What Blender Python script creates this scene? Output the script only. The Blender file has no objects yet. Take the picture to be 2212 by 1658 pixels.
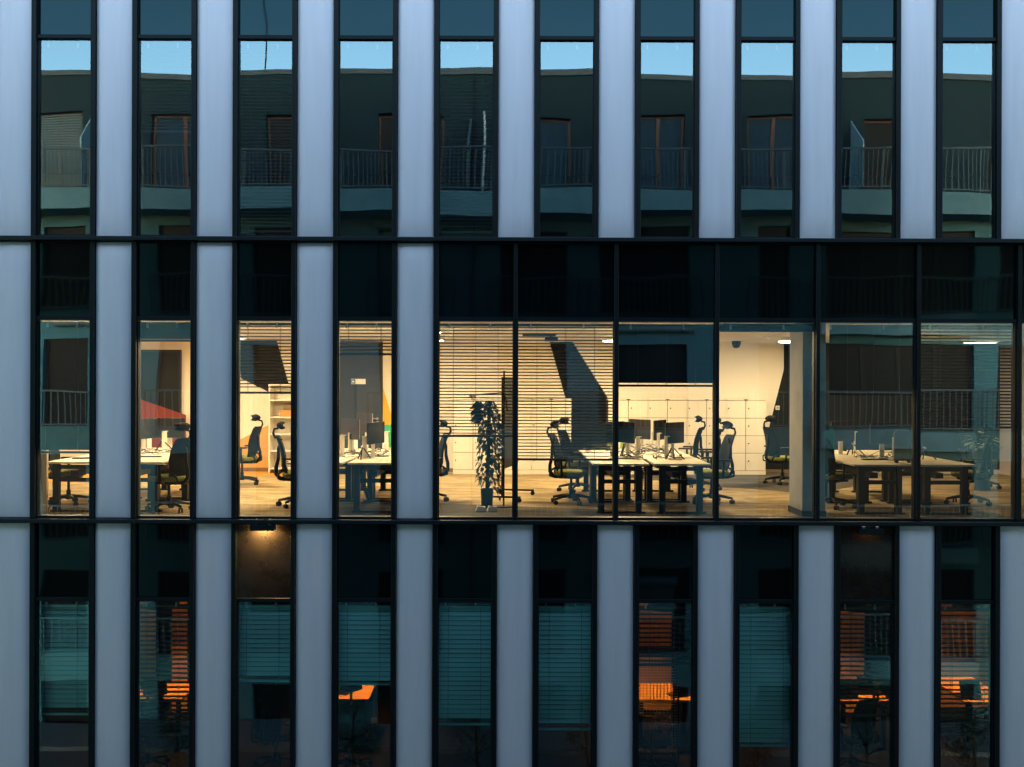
import bpy, math, random
from mathutils import Vector, Matrix
random.seed(7)
S = bpy.context.scene
COL = S.collection
PI = math.pi
R = math.radians
# ------------------------------------------------------------------ camera
D, F, CX, CY, ROLL = 13.0, 2210.0, 1106.0, 829.0, 0.0033
ZC = 9.4                       # camera height above the street
cd = bpy.data.cameras.new('camera'); cam = bpy.data.objects.new('camera', cd); COL.objects.link(cam)
cam.location = (0, -D, ZC)
cam.rotation_mode = 'QUATERNION'
cam.rotation_quaternion = (Matrix.Rotation(PI/2, 3, 'X') @ Matrix.Rotation(ROLL, 3, 'Z')).to_quaternion()
cd.sensor_width = 36; cd.lens = 36*F/2212; cd.clip_start = .05; cd.clip_end = 2000
S.camera = cam
# ------------------------------------------------------------------ sky, sun, exposure
W = bpy.data.worlds.new('World'); S.world = W; W.use_nodes = True
nt = W.node_tree; bg = nt.nodes['Background']
sky = nt.nodes.new('ShaderNodeTexSky'); sky.sky_type = 'NISHITA'; sky.sun_disc = False
sky.sun_elevation = R(7); sky.sun_rotation = R(0); sky.ozone_density = 3.0; sky.dust_density = .6
tint = nt.nodes.new('ShaderNodeMix'); tint.data_type = 'RGBA'; tint.blend_type = 'MULTIPLY'
tint.inputs[0].default_value = 1; tint.inputs[7].default_value = (1.35, 1.0, .78, 1)
nt.links.new(sky.outputs[0], tint.inputs[6]); nt.links.new(tint.outputs[2], bg.inputs[0])
bg.inputs[1].default_value = .15
sl = bpy.data.lights.new('sun', 'SUN'); sl.energy = .5; sl.angle = R(12); sl.color = (1, .8, .62)
so = bpy.data.objects.new('sun', sl); COL.objects.link(so); so.location = (0, 40, 30)
so.rotation_euler = (R(-83), 0, 0)      # low sun behind the office building
S.view_settings.view_transform = 'Standard'; S.view_settings.look = 'None'
S.view_settings.gamma = 1; S.view_settings.use_curve_mapping = False
S.view_settings.exposure = 3.08
S.cycles.max_bounces = 10; S.cycles.transparent_max_bounces = 24; S.cycles.glossy_bounces = 4
S.cycles.sample_clamp_indirect = 6; S.cycles.caustics_reflective = False; S.cycles.caustics_refractive = False

# ------------------------------------------------------------------ pixel <-> place
def U(x, y): return x + ROLL*(y-CY), y - ROLL*(x-CX)
def at(x, y, Y):                      # point seen at pixel (x, y) at depth Y
    x, y = U(x, y); k = (D+Y)/F
    return Vector(((x-CX)*k, Y, ZC-(y-CY)*k))
def fx(x): return (x-CX)*D/F          # facade plane, already unrolled
def fz(y): return ZC-(y-CY)*D/F
def mx(x, s, y=CY): return (x+ROLL*(y-CY)-CX)*(D+s)/F      # place across the street whose mirror image is at pixel x
def mz(y, s): return ZC-(y-CY)*(D+s)/F
HF = 1.91                             # camera above the office floor
def on_floor(x, y, h=0.0):            # floor (or height h) point seen at a pixel
    xu, yu = U(x, y); d = F*(HF-h)/(yu-CY)
    return Vector(((xu-CX)*d/F, d-D, ZC-HF+h))

# ------------------------------------------------------------------ mesh builder
class MB:
    def __init__(s): s.v = []; s.f = []
    def add(s, vs, fs):
        n = len(s.v); s.v += [tuple(v) for v in vs]; s.f += [tuple(i+n for i in f) for f in fs]; return s
    def box(s, x0, x1, y0, y1, z0, z1, M=None):
        vs = [Vector((x, y, z)) for z in (z0, z1) for y in (y0, y1) for x in (x0, x1)]
        if M: vs = [M @ v for v in vs]
        return s.add(vs, [(0,2,3,1),(4,5,7,6),(0,1,5,4),(2,6,7,3),(0,4,6,2),(1,3,7,5)])
    def tube(s, pts, r, n=8, cap=True):
        pts = [Vector(p) for p in pts]; rs = r if isinstance(r, (list, tuple)) else [r]*len(pts)
        vs = []; up = None
        for i, p in enumerate(pts):
            t = (pts[min(i+1, len(pts)-1)]-pts[max(i-1, 0)])
            t = t.normalized() if t.length > 1e-9 else Vector((0,0,1))
            if up is None: up = Vector((0,0,1)) if abs(t.z) < .9 else Vector((1,0,0))
            a = t.cross(up)
            a = a.normalized() if a.length > 1e-6 else t.orthogonal().normalized()
            b = a.cross(t); up = b
            vs += [p+a*(rs[i]*math.cos(2*PI*k/n))+b*(rs[i]*math.sin(2*PI*k/n)) for k in range(n)]
        fs = [(i*n+k, i*n+(k+1)%n, (i+1)*n+(k+1)%n, (i+1)*n+k) for i in range(len(pts)-1) for k in range(n)]
        if cap: fs += [tuple(range(n-1, -1, -1)), tuple((len(pts)-1)*n+k for k in range(n))]
        return s.add(vs, fs)
    def prism(s, poly, M, h0, h1):     # polygon (x, y) extruded along z, through M
        n = len(poly)
        vs = [M @ Vector((x, y, h0)) for x, y in poly]+[M @ Vector((x, y, h1)) for x, y in poly]
        return s.add(vs, [tuple(range(n-1, -1, -1)), tuple(range(n, 2*n))]+[(i, (i+1)%n, n+(i+1)%n, n+i) for i in range(n)])
    def loft(s, rings, cap=True):      # closed rings of equal length
        n = len(rings[0]); vs = [v for r in rings for v in r]
        fs = [(i*n+k, i*n+(k+1)%n, (i+1)*n+(k+1)%n, (i+1)*n+k) for i in range(len(rings)-1) for k in range(n)]
        if cap: fs += [tuple(range(n-1, -1, -1)), tuple((len(rings)-1)*n+k for k in range(n))]
        return s.add(vs, fs)
    def lathe(s, prof, n=16, c=(0,0,0)):
        return s.loft([[Vector((c[0]+r*math.cos(2*PI*k/n), c[1]+r*math.sin(2*PI*k/n), c[2]+z)) for k in range(n)] for r, z in prof])
    def build(s, name, m, parent=None, smooth=False, bevel=0, seg=2):
        me = bpy.data.meshes.new(name); me.from_pydata(s.v, [], s.f); me.update()
        if smooth:
            for p in me.polygons: p.use_smooth = True
        me.materials.append(m)
        o = bpy.data.objects.new(name, me); COL.objects.link(o)
        if parent: o.parent = parent
        if bevel:
            b = o.modifiers.new('bevel', 'BEVEL'); b.width = bevel; b.segments = seg; b.limit_method = 'ANGLE'
            b.harden_normals = False
        return o
def tag(o, label, cat, group=None, kind=None):
    o['label'] = label; o['category'] = cat
    if group: o['group'] = group
    if kind: o['kind'] = kind
    return o
def thing(name, label, cat, loc=(0,0,0), rz=0, group=None):
    o = bpy.data.objects.new(name, None); COL.objects.link(o); o.empty_display_size = .2
    o.location = loc; o.rotation_euler = (0, 0, rz)
    return tag(o, label, cat, group)
def dup(o, parent=None, loc=None, rz=None, label=None):
    c = o.copy(); COL.objects.link(c)
    if parent: c.parent = parent
    if loc is not None: c.location = loc
    if rz is not None: c.rotation_euler = (0, 0, rz)
    if label: c['label'] = label
    for ch in list(o.children): dup(ch, c)
    return c

# ------------------------------------------------------------------ materials
def mat(name, col, rough=.5, metal=0.0, var=0.0, scale=4.0, bump=0.0, bscale=60.0, spec=.5, stretch=None, emit=None, es=0):
    m = bpy.data.materials.new(name); m.use_nodes = True; t = m.node_tree; p = t.nodes['Principled BSDF']
    p.inputs['Base Color'].default_value = (*col, 1); p.inputs['Roughness'].default_value = rough
    p.inputs['Metallic'].default_value = metal; p.inputs['Specular IOR Level'].default_value = spec
    if emit: p.inputs['Emission Color'].default_value = (*emit, 1); p.inputs['Emission Strength'].default_value = es
    if var or bump:
        tc = t.nodes.new('ShaderNodeTexCoord'); mp = t.nodes.new('ShaderNodeMapping')
        t.links.new(tc.outputs['Object'], mp.inputs[0])
        if stretch: mp.inputs['Scale'].default_value = stretch
    if var:
        n = t.nodes.new('ShaderNodeTexNoise'); n.inputs['Scale'].default_value = scale; n.inputs['Detail'].default_value = 6
        n.inputs['Roughness'].default_value = .65
        t.links.new(mp.outputs[0], n.inputs[0])
        r = t.nodes.new('ShaderNodeMapRange'); r.inputs[1].default_value = .3; r.inputs[2].default_value = .7
        r.inputs[3].default_value = 1-var; r.inputs[4].default_value = 1+var
        t.links.new(n.outputs[0], r.inputs[0])
        x = t.nodes.new('ShaderNodeVectorMath'); x.operation = 'SCALE'; x.inputs[0].default_value = col
        t.links.new(r.outputs[0], x.inputs['Scale']); t.links.new(x.outputs[0], p.inputs['Base Color'])
    if bump:
        n2 = t.nodes.new('ShaderNodeTexNoise'); n2.inputs['Scale'].default_value = bscale; n2.inputs['Detail'].default_value = 4
        t.links.new(mp.outputs[0], n2.inputs[0])
        b = t.nodes.new('ShaderNodeBump'); b.inputs['Strength'].default_value = bump; b.inputs['Distance'].default_value = .01
        t.links.new(n2.outputs[0], b.inputs['Height']); t.links.new(b.outputs[0], p.inputs['Normal'])
    return m
def glass_mat(name, trans, refl, fac, dust=(.2,.25,.27), dustf=.012):
    m = bpy.data.materials.new(name); m.use_nodes = True; t = m.node_tree; t.nodes.remove(t.nodes['Principled BSDF'])
    out = t.nodes['Material Output']
    tr = t.nodes.new('ShaderNodeBsdfTransparent'); tr.inputs[0].default_value = (*trans, 1)
    gl = t.nodes.new('ShaderNodeBsdfGlossy'); gl.inputs['Color'].default_value = (*refl, 1); gl.inputs['Roughness'].default_value = 0
    fr = t.nodes.new('ShaderNodeFresnel'); fr.inputs[0].default_value = 1.45
    ad = t.nodes.new('ShaderNodeMath'); ad.operation = 'ADD'; ad.inputs[1].default_value = fac; ad.use_clamp = True
    t.links.new(fr.outputs[0], ad.inputs[0])
    mi = t.nodes.new('ShaderNodeMixShader'); t.links.new(ad.outputs[0], mi.inputs[0])
    t.links.new(tr.outputs[0], mi.inputs[1]); t.links.new(gl.outputs[0], mi.inputs[2])
    df = t.nodes.new('ShaderNodeBsdfDiffuse'); df.inputs[0].default_value = (*dust, 1)
    tc = t.nodes.new('ShaderNodeTexCoord'); mp = t.nodes.new('ShaderNodeMapping'); mp.inputs['Scale'].default_value = (9, 9, 1.2)
    n = t.nodes.new('ShaderNodeTexNoise'); n.inputs['Scale'].default_value = 2.5; n.inputs['Detail'].default_value = 7
    t.links.new(tc.outputs['Object'], mp.inputs[0]); t.links.new(mp.outputs[0], n.inputs[0])
    pw = t.nodes.new('ShaderNodeMath'); pw.operation = 'MULTIPLY'; pw.inputs[1].default_value = dustf*2
    t.links.new(n.outputs[0], pw.inputs[0])
    m2 = t.nodes.new('ShaderNodeMixShader'); t.links.new(pw.outputs[0], m2.inputs[0])
    t.links.new(mi.outputs[0], m2.inputs[1]); t.links.new(df.outputs[0], m2.inputs[2])
    t.links.new(m2.outputs[0], out.inputs[0])
    return m

M = {}
M['panel'] = mat('anodised panel', (.71,.64,.685), .42, .25, .05, 1.3, .02, 90, stretch=(6,6,.5))
M['frame'] = mat('window frame', (.0025,.0065,.0085), .42, 0, .2, 3, spec=.2)
M['ledge'] = mat('ledge metal', (.0035,.008,.0105), .38, 0, .2, 2, spec=.28)
M['glass'] = glass_mat('coated glass', (.86,.96,.95), (.66,.90,.98), .20)
M['glass_low'] = glass_mat('clear lower glass', (.94,1.0,.99), (.5,.9,1.0), .14)
def spandrel_mat():
    m = mat('spandrel glass', (.002,.0025,.003), .03, 0, .3, 2)
    p = m.node_tree.nodes['Principled BSDF']; p.inputs['Specular IOR Level'].default_value = .42
    p.inputs['Specular Tint'].default_value = (.42,.85,1,1)
    return m
M['spandrel'] = spandrel_mat()
M['paler'] = mat('dusty spandrel glass', (.014,.012,.010), .06, 0, .35, 5, spec=.4)  # base made paler under the flood lamps so their glow shows
M['concrete'] = mat('concrete', (.34,.33,.31), .8, 0, .12, 3, .15, 40)
M['dark'] = mat('dark lining', (.02,.022,.024), .8)
M['wall'] = mat('white wall paint', (.78,.72,.62), .75, 0, .03, 2, .03, 120)
M['grey_paint'] = mat('dark grey wall paint', (.016,.018,.020), .8, 0, .1, 3, spec=.06)
M['grey_paint2'] = mat('mid grey wall paint', (.05,.055,.065), .8, 0, .1, 3, spec=.15)
M['yellow_paint'] = mat('yellow wall paint', (.72,.42,.04), .7, 0, .04, 3)
M['ochre_paint'] = mat('ochre wall paint', (.62,.36,.10), .7, 0, .04, 3)
M['red_paint'] = mat('red paint', (.15,.018,.012), .6)
M['ceil'] = mat('ceiling tile', (.74,.70,.66), .8, 0, .04, 3)
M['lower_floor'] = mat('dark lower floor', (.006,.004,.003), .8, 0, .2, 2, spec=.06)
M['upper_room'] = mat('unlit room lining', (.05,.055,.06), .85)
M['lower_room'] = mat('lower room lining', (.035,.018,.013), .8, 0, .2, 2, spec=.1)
def carpet(name, c0, c1, c2):
    m = bpy.data.materials.new(name); m.use_nodes = True; t = m.node_tree; p = t.nodes['Principled BSDF']
    p.inputs['Roughness'].default_value = .9; p.inputs['Specular IOR Level'].default_value = .15
    tc = t.nodes.new('ShaderNodeTexCoord'); mp = t.nodes.new('ShaderNodeMapping'); mp.inputs['Scale'].default_value = (.55, 2.2, 1)
    mp.inputs['Rotation'].default_value = (0, 0, .15)
    n = t.nodes.new('ShaderNodeTexNoise'); n.inputs['Scale'].default_value = 2.2; n.inputs['Detail'].default_value = 9
    n.inputs['Roughness'].default_value = .72; n.inputs['Distortion'].default_value = .6
    r = t.nodes.new('ShaderNodeValToRGB'); r.color_ramp.elements[0].position = .34; r.color_ramp.elements[1].position = .68
    r.color_ramp.elements[0].color = (*c0, 1); r.color_ramp.elements[1].color = (*c2, 1)
    e = r.color_ramp.elements.new(.5); e.color = (*c1, 1)
    f = t.nodes.new('ShaderNodeTexNoise'); f.inputs['Scale'].default_value = 220
    b = t.nodes.new('ShaderNodeBump'); b.inputs['Strength'].default_value = .4; b.inputs['Distance'].default_value = .01
    t.links.new(tc.outputs['Object'], mp.inputs[0]); t.links.new(mp.outputs[0], n.inputs[0]); t.links.new(n.outputs[0], r.inputs[0])
    t.links.new(r.outputs[0], p.inputs['Base Color']); t.links.new(tc.outputs['Object'], f.inputs[0])
    t.links.new(f.outputs[0], b.inputs['Height']); t.links.new(b.outputs[0], p.inputs['Normal'])
    return m
M['carpet'] = carpet('wavy brown carpet', (.15,.105,.055), (.33,.245,.125), (.52,.40,.23))
M['carpet_grey'] = carpet('grey carpet', (.035,.034,.032), (.08,.072,.06), (.15,.135,.11))
M['carpet_orange'] = mat('orange carpet', (.55,.24,.03), .9, 0, .12, 5)
M['locker'] = mat('locker white', (.74,.68,.57), .45, 0, .02, 3)
M['black'] = mat('black plastic', (.008,.009,.010), .45, spec=.25)
M['mesh'] = mat('black mesh fabric', (.010,.011,.012), .8, bump=.3, bscale=300, spec=.12)
M['seat'] = mat('yellow green upholstery', (.17,.175,.012), .8, bump=.2, bscale=250)
M['steel'] = mat('brushed steel', (.45,.45,.45), .3, .9)
M['desk'] = mat('pale desk laminate', (.76,.68,.50), .4, 0, .02, 4)
M['stand'] = mat('white monitor stand', (.70,.66,.58), .4)
M['screen'] = mat('black screen', (.014,.014,.017), .25)
M['screen_back'] = mat('monitor back', (.10,.092,.09), .45)
M['back_lit'] = mat('lamplit monitor back', (.26,.24,.23), .5)  # paler copy of the monitor back, lamp light put into the colour
M['green'] = mat('green felt', (.02,.22,.10), .85)
M['wood'] = mat('orange wood', (.55,.27,.08), .45, 0, .25, 3, stretch=(1,9,9))
M['felt_brown'] = mat('brown felt', (.20,.13,.06), .85, 0, .15, 5, stretch=(8,8,1))
M['leaf'] = mat('leaf green', (.018,.038,.018), .5, 0, .4, 8)
M['leaf_var'] = mat('pale veined leaf', (.20,.24,.12), .5, 0, .5, 30)
M['leaf_tree'] = mat('tree leaf', (.03,.05,.025), .6, 0, .4, 6)
M['bark'] = mat('bark', (.05,.04,.03), .9, 0, .3, 9)
M['slat'] = mat('grey blind slat', (.06,.068,.072), .45, .2)
M['slat_shaded'] = mat('shaded blind slat', (.012,.019,.022), .6, spec=.05)  # darker copy of the slat, shade put into its colour
M['slat_low'] = mat('skylit teal blind slat', (.38,.94,.96), .4, .25)  # sky brightness put into the colour of the closed lower slats
M['white'] = mat('white plastic', (.78,.76,.72), .45)
M['blue'] = mat('sign blue', (.03,.16,.32), .5)
M['red'] = mat('sign red', (.5,.03,.02), .5)
M['cup'] = mat('white ceramic', (.8,.77,.7), .4)
M['cardboard'] = mat('orange box', (.5,.24,.06), .7)
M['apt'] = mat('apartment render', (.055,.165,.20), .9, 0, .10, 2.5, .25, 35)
M['apt_low'] = mat('shaded lower render', (.05,.135,.155), .9, 0, .15, 2.5, .25, 35)  # darker copy of the render, street-canyon shade put into its colour
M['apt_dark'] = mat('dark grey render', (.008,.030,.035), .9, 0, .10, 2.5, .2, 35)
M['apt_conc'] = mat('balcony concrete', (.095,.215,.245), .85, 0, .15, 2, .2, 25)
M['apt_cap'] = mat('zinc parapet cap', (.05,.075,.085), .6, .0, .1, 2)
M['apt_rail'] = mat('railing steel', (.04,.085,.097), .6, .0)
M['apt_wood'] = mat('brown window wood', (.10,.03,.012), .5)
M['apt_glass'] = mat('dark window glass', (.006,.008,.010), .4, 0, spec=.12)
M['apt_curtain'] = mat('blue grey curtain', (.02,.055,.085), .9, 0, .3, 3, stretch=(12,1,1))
M['shutter'] = mat('pale shutter', (.085,.16,.18), .5)
M['screen_glass'] = mat('pale blue screen panel', (.32,.50,.55), .3)
M['asphalt'] = mat('asphalt', (.05,.05,.052), .9, 0, .2, 3, .3, 50)
M['paving'] = mat('paving', (.09,.09,.09), .85, 0, .15, 3, .2, 40)
def emis(name, c, s):
    m = bpy.data.materials.new(name); m.use_nodes = True; t = m.node_tree; t.nodes.remove(t.nodes['Principled BSDF'])
    e = t.nodes.new('ShaderNodeEmission'); e.inputs[0].default_value = (*c, 1); e.inputs[1].default_value = s
    t.links.new(e.outputs[0], t.nodes['Material Output'].inputs[0]); return m
WARM = (1.0, .70, .40)
M['lamp'] = emis('lit office lamp', WARM, 19)
M['lamp_half'] = emis('added desk fill lamp', (1.0,.62,.28), 4.5)
M['lamp_dim'] = emis('dimmed office lamp', (1.0,.78,.5), 2.5)
M['lamp_low'] = emis('lit amber lamp', (1.0,.42,.08), 62)
M['lamp_wash'] = emis('amber fill lamp', (1.0,.36,.07), 10)
M['flood'] = emis('lit flood lens', (1.0,.55,.18), 95)
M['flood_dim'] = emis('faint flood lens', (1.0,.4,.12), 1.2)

# ------------------------------------------------------------------ setting: street
g = MB().box(-150, 150, -150, 150, -.5, 0).build('street', M['asphalt']); g['kind'] = 'structure'
pv = MB().box(-60, 60, -2.2, -.12, 0.004, .13).build('pavement', M['paving']); pv['kind'] = 'structure'
pv2 = MB().box(-60, 60, -14.9, -12.9, 0.004, .13).build('far_pavement', M['paving']); pv2['kind'] = 'structure'

# ------------------------------------------------------------------ the office building
OB = thing('office_building', 'modern office block with tall vertical windows and lilac grey metal panels', 'building', (0,0,0))
PITCH, WB = 217.4, 137.5
STOREY = 608.5
BAYS = range(-3, 13)
def bx0(i): return 1153.5+PITCH*(i-5)
XL, XR = fx(bx0(-3)-80), fx(bx0(12)+WB+80)
LEDGE_T, LEDGE_B = 514.5, 524.0         # of the middle storey
RIB0 = 4                                 # ribbon glazing starts in this bay on the middle storey
def floor_z(s): return ZC-HF-3.58*(s-1)
def ceil_z(s): return ZC+.90-3.58*(s-1)

def pane_mesh(x0, x1, z0, z1, y, amp=1.0, nx=10, nz=20):
    rr = random.Random(hash((round(x0*100), round(z0*100))) & 0xffff)
    a, b, c, d, e = [rr.uniform(-1, 1) for _ in range(5)]
    hw, hh = (x1-x0)/2, (z1-z0)/2
    ph1, ph2, ph3 = rr.uniform(0, 6.28), rr.uniform(0, 6.28), rr.uniform(0, 6.28)
    A = .0028*amp; vs = []
    for j in range(nz+1):
        for i in range(nx+1):
            u, v = -1+2*i/nx, -1+2*j/nz
            o = A*(.5*hw*a*u*u + .5*hh*b*v*v + .3*hw*c*u*v + .3*hw*e*u*u*u) + A*hh*.14*math.sin(v*5.5+ph1)*(1+.4*u) + A*hw*.16*math.sin(u*3.3+ph2)*math.cos(v*2.6+ph3)
            vs.append((x0+hw*(u+1), y+o, z0+hh*(v+1)))
    fs = [(j*(nx+1)+i, j*(nx+1)+i+1, (j+1)*(nx+1)+i+1, (j+1)*(nx+1)+i) for j in range(nz) for i in range(nx)]
    m = MB(); m.add(vs, fs); return m

def window(xa, xb, s, fl, fr, paler=False, warp=1.0):
    dy = STOREY*(s-1)
    yt, yb = LEDGE_B+dy, LEDGE_T+STOREY+dy
    tr0, tr1 = 686+dy, 694.3+dy
    f = MB()
    x0, x1 = fx(xa), fx(xb); g0, g1 = x0+fl, x1-fr
    zt, zb = fz(yt), fz(yb)
    if fl: f.box(x0, g0, -.022, .17, zb, zt)
    if fr: f.box(g1, x1, -.022, .17, zb, zt)
    f.box(g0, g1, .004, .16, fz(tr1), fz(tr0))
    f.box(g0, g1, .012, .16, zb, zb+.028)
    f.box(g0, g1, .012, .16, zt-.02, zt)
    # thin gasket steps round the vision glass
    f.box(g0, g0+.012, .03, .10, zb+.028, fz(tr1)); f.box(g1-.012, g1, .03, .10, zb+.028, fz(tr1))
    w = f.build('window', M['frame'], OB, bevel=.004, seg=1)
    pane_mesh(g0+.012, g1-.012, zb+.028, fz(tr1), .055, warp).build('pane', M['glass_low'] if s >= 2 else M['glass'], w, smooth=True)
    pane_mesh(g0, g1, fz(tr0), zt-.02, .045, warp*1.1).build('spandrel', M['paler'] if paler else M['spandrel'], w, smooth=True)
    MB().box(g0, g1, .20, .24, fz(tr1)+.002, zt).build('backing', M['dark'], w)
    for q in (.13, .68):
        xx = g0+(g1-g0)*q
        MB().box(xx, xx+.02, .10, .13, fz(tr1)-.09, fz(tr1)-.03).build('bracket', M['white'], w)
    return w

for s in (-1, 0, 1, 2, 3):
    dy = STOREY*(s-1)
    zt, zb = fz(LEDGE_B+dy), fz(LEDGE_T+STOREY+dy)
    for i in BAYS:
        xa = bx0(i)
        if s == 1 and i >= RIB0: break
        window(xa, xa+WB, s, .062, .057, paler=(s == 2 and i in (2, 8)))
    n = len(BAYS)
    for i in range(-4, 13):
        if s == 1 and i >= RIB0: break
        px0, px1 = bx0(i)+WB, bx0(i+1)
        x0, x1 = fx(px0)+.008, fx(px1)-.008
        # slightly pillowed metal cassette with rolled edges
        nx, nz = 8, 26; vs = []
        za, zb2 = zb+.008, zt-.012
        for j in range(nz+1):
            for k in range(nx+1):
                u, v = -1+2*k/nx, -1+2*j/nz
                ub = 1-(abs(u)**5); vb = 1-(abs(v)**18)
                vs.append((x0+(x1-x0)*k/nx, .028-.026*ub*vb-.003*(1-u*u)*(1-v*v), za+(zb2-za)*j/nz))
        fs = [(j*(nx+1)+k, j*(nx+1)+k+1, (j+1)*(nx+1)+k+1, (j+1)*(nx+1)+k) for j in range(nz) for k in range(nx)]
        m = MB(); m.add(vs, fs); m.box(x0, x1, .04, .14, za, zb2)
        m.build('cladding_panel', M['panel'], OB, smooth=True)
        MB().box(fx(px0), fx(px1), .145, .30, zb, zt).build('wall', M['concrete'], OB)
# ribbon glazing of the middle storey
rx = [bx0(RIB0)] + [1113.2+217.7*k-.0 for k in range(0, 9)] + [bx0(12)+WB+80]
for k in range(len(rx)-1):
    a = rx[k] if k == 0 else rx[k]-4.1
    b = rx[k+1]-4.1 if k < len(rx)-2 else rx[k+1]
    window(a, b, 1, .062 if k == 0 else .049, 0.0 if k < len(rx)-2 else .05, warp=.9)
    MB().box(fx(a)+.25, fx(b)-.25, .25, .30, fz(686), fz(LEDGE_B)).build('wall', M['concrete'], OB)
for s in (-1, 0, 1, 2, 3, 4):
    dy = STOREY*(s-1)
    MB().box(XL, XR, -.085, .18, fz(LEDGE_B+dy)+.002, fz(LEDGE_T+dy)-.002).build('ledge', M['ledge'], OB, bevel=.006, seg=2)
jn = MB()
for s in (0, 1, 2, 3):
    dy = STOREY*(s-1)
    for i in range(-3, 13, 3):
        xx = fx(bx0(i)+WB+58+(s*97) % 160); jn.box(xx-.004, xx+.004, -.089, -.0855, fz(LEDGE_B+dy)+.001, fz(LEDGE_T+dy)-.001)
jn.build('ledge_joint', M['dark'], OB)
ZTOP = fz(LEDGE_T+STOREY*-2)
MB().box(XL, XR, .0, .35, ZTOP, ZTOP+.6).build('parapet', M['panel'], OB)
MB().box(XL, XR, .35, 9.5, ZTOP-.3, ZTOP-.05).build('roof', M['concrete'], OB)
MB().box(XL, XR, 9.35, 9.6, 0, ZTOP).build('rear_wall', M['concrete'], OB)
MB().box(XL-.25, XL, .0, 9.6, 0, ZTOP).build('side_wall', M['panel'], OB)
MB().box(XR, XR+.25, .0, 9.6, 0, ZTOP).build('side_wall', M['panel'], OB)
MB().box(XL, XR, -.02, .3, 0, fz(LEDGE_B+STOREY*3)).build('plinth', M['concrete'], OB)
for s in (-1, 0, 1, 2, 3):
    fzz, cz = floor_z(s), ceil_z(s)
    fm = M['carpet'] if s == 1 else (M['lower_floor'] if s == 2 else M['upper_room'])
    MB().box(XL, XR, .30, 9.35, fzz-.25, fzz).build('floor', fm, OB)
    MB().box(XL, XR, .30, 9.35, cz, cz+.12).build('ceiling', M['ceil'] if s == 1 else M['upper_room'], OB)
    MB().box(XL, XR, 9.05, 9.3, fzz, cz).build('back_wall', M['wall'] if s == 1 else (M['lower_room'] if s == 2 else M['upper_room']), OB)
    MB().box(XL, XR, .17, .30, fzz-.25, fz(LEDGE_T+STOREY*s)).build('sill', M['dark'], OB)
YW = 9.05
def wall_poly(pts, m, y=YW, off=.004, name='painted_shape'):
    vs = [at(px, py, y) for px, py in pts]
    pl = [(v.x, v.z) for v in vs]
    MB().prism(pl, Matrix(((1,0,0,0),(0,0,1,0),(0,1,0,0),(0,0,0,1))), y-off-.004, y-off).build(name, m, OB)
# geometric wall painting, room by room, and shade for the unlit right office
wall_poly([(515,729),(597,733),(630,853),(592,853),(521,818)], M['grey_paint'])
wall_poly([(430,985),(521,949),(579,919),(640,905),(640,1022),(430,1022)], M['ochre_paint'])
wall_poly([(690,720),(827,720),(827,1010),(690,1010)], M['grey_paint2'])
wall_poly([(827.5,838),(860,944),(860,1010),(827.5,1010)], M['yellow_paint'])
wall_poly([(1187,738),(1236,738),(1314,862),(1314,1016),(1230,1016),(1230,862),(1222,862)], M['grey_paint'])
wall_poly([(1693,738),(1693,799),(1652,960),(1652,1016),(2600,1014),(2600,733)], M['grey_paint'])  # diagonal edge is paint; the dark run to the right stands for unlit wall
# dark door with red lower corner at the far left office
dr = MB()
a, b = at(307, 761, YW-.03), at(386, 1016, YW-.03)
dr.box(a.x, b.x, YW-.06, YW-.01, floor_z(1), a.z)
do = dr.build('door', M['grey_paint'], OB)
fm = MB(); fm.box(a.x-.04, a.x, YW-.09, YW-.005, floor_z(1), a.z+.05); fm.box(b.x, b.x+.05, YW-.09, YW-.005, floor_z(1), a.z+.05); fm.box(a.x, b.x, YW-.09, YW-.005, a.z, a.z+.05)
fm.build('door_frame', M['black'], do)
hd = at(380, 905, YW-.1); MB().tube([(hd.x-.12, hd.y, hd.z), (hd.x, hd.y, hd.z), (hd.x, hd.y+.05, hd.z)], .012).build('handle', M['steel'], do)
wall_poly([(300,862),(402,897),(402,1016),(300,1016)], M['red_paint'], YW-.10, .004)
# door in the dark grey wall
a, b = at(770, 800, YW-.03), at(824, 1016, YW-.03)
d2 = MB().box(a.x, b.x, YW-.05, YW-.012, floor_z(1), floor_z(1)+2.1).build('door', M['grey_paint2'], OB)
for yy in (905, 913):
    h = at(815, yy, YW-.1)
    mm = MB().tube([(h.x-.13, h.y, h.z), (h.x, h.y, h.z)], .011); mm.tube([(h.x, h.y-.012, h.z), (h.x, h.y+.06, h.z)], .03, 12)
    mm.build('handle', M['steel'], d2)
# skirting, floor zones
MB().box(XL, fx(2290), YW-.02, YW-.003, floor_z(1), floor_z(1)+.08).build('skirting', M['felt_brown'], OB)
def floor_poly(pts, m, lift):
    pl = []
    for px, py in pts:
        v = on_floor(px, py); pl.append((v.x, v.y))
    MB().prism(pl, Matrix.Translation((0,0,floor_z(1))), lift, lift+.003).build('floor_inlay', m, OB)
floor_poly([(1090,1022),(1330,1030),(1560,1052),(1760,1068),(1900,1040),(1700,1019),(1000,1019)], M['carpet_grey'], .003)
floor_poly([(-100,1046),(330,1040),(520,1030),(640,1027),(640,1019),(-100,1019)], M['carpet_orange'], .002)
floor_poly([(700,1085),(900,1087),(1100,1094),(1330,1103),(1560,1113),(1760,1120),(1770,1140),(700,1140)], M['carpet_grey'], .003)
# concrete column
a = at(1733, 1113, 1.72); b = at(1783, 1113, 1.72)
c = MB().box(a.x, b.x, 1.72, 2.42, floor_z(1), ceil_z(1)).build('column', M['concrete'], OB, bevel=.012)
MB().box(a.x-.012, b.x+.012, 1.705, 2.43, floor_z(1), floor_z(1)+.09).build('skirting', M['black'], c)
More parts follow.
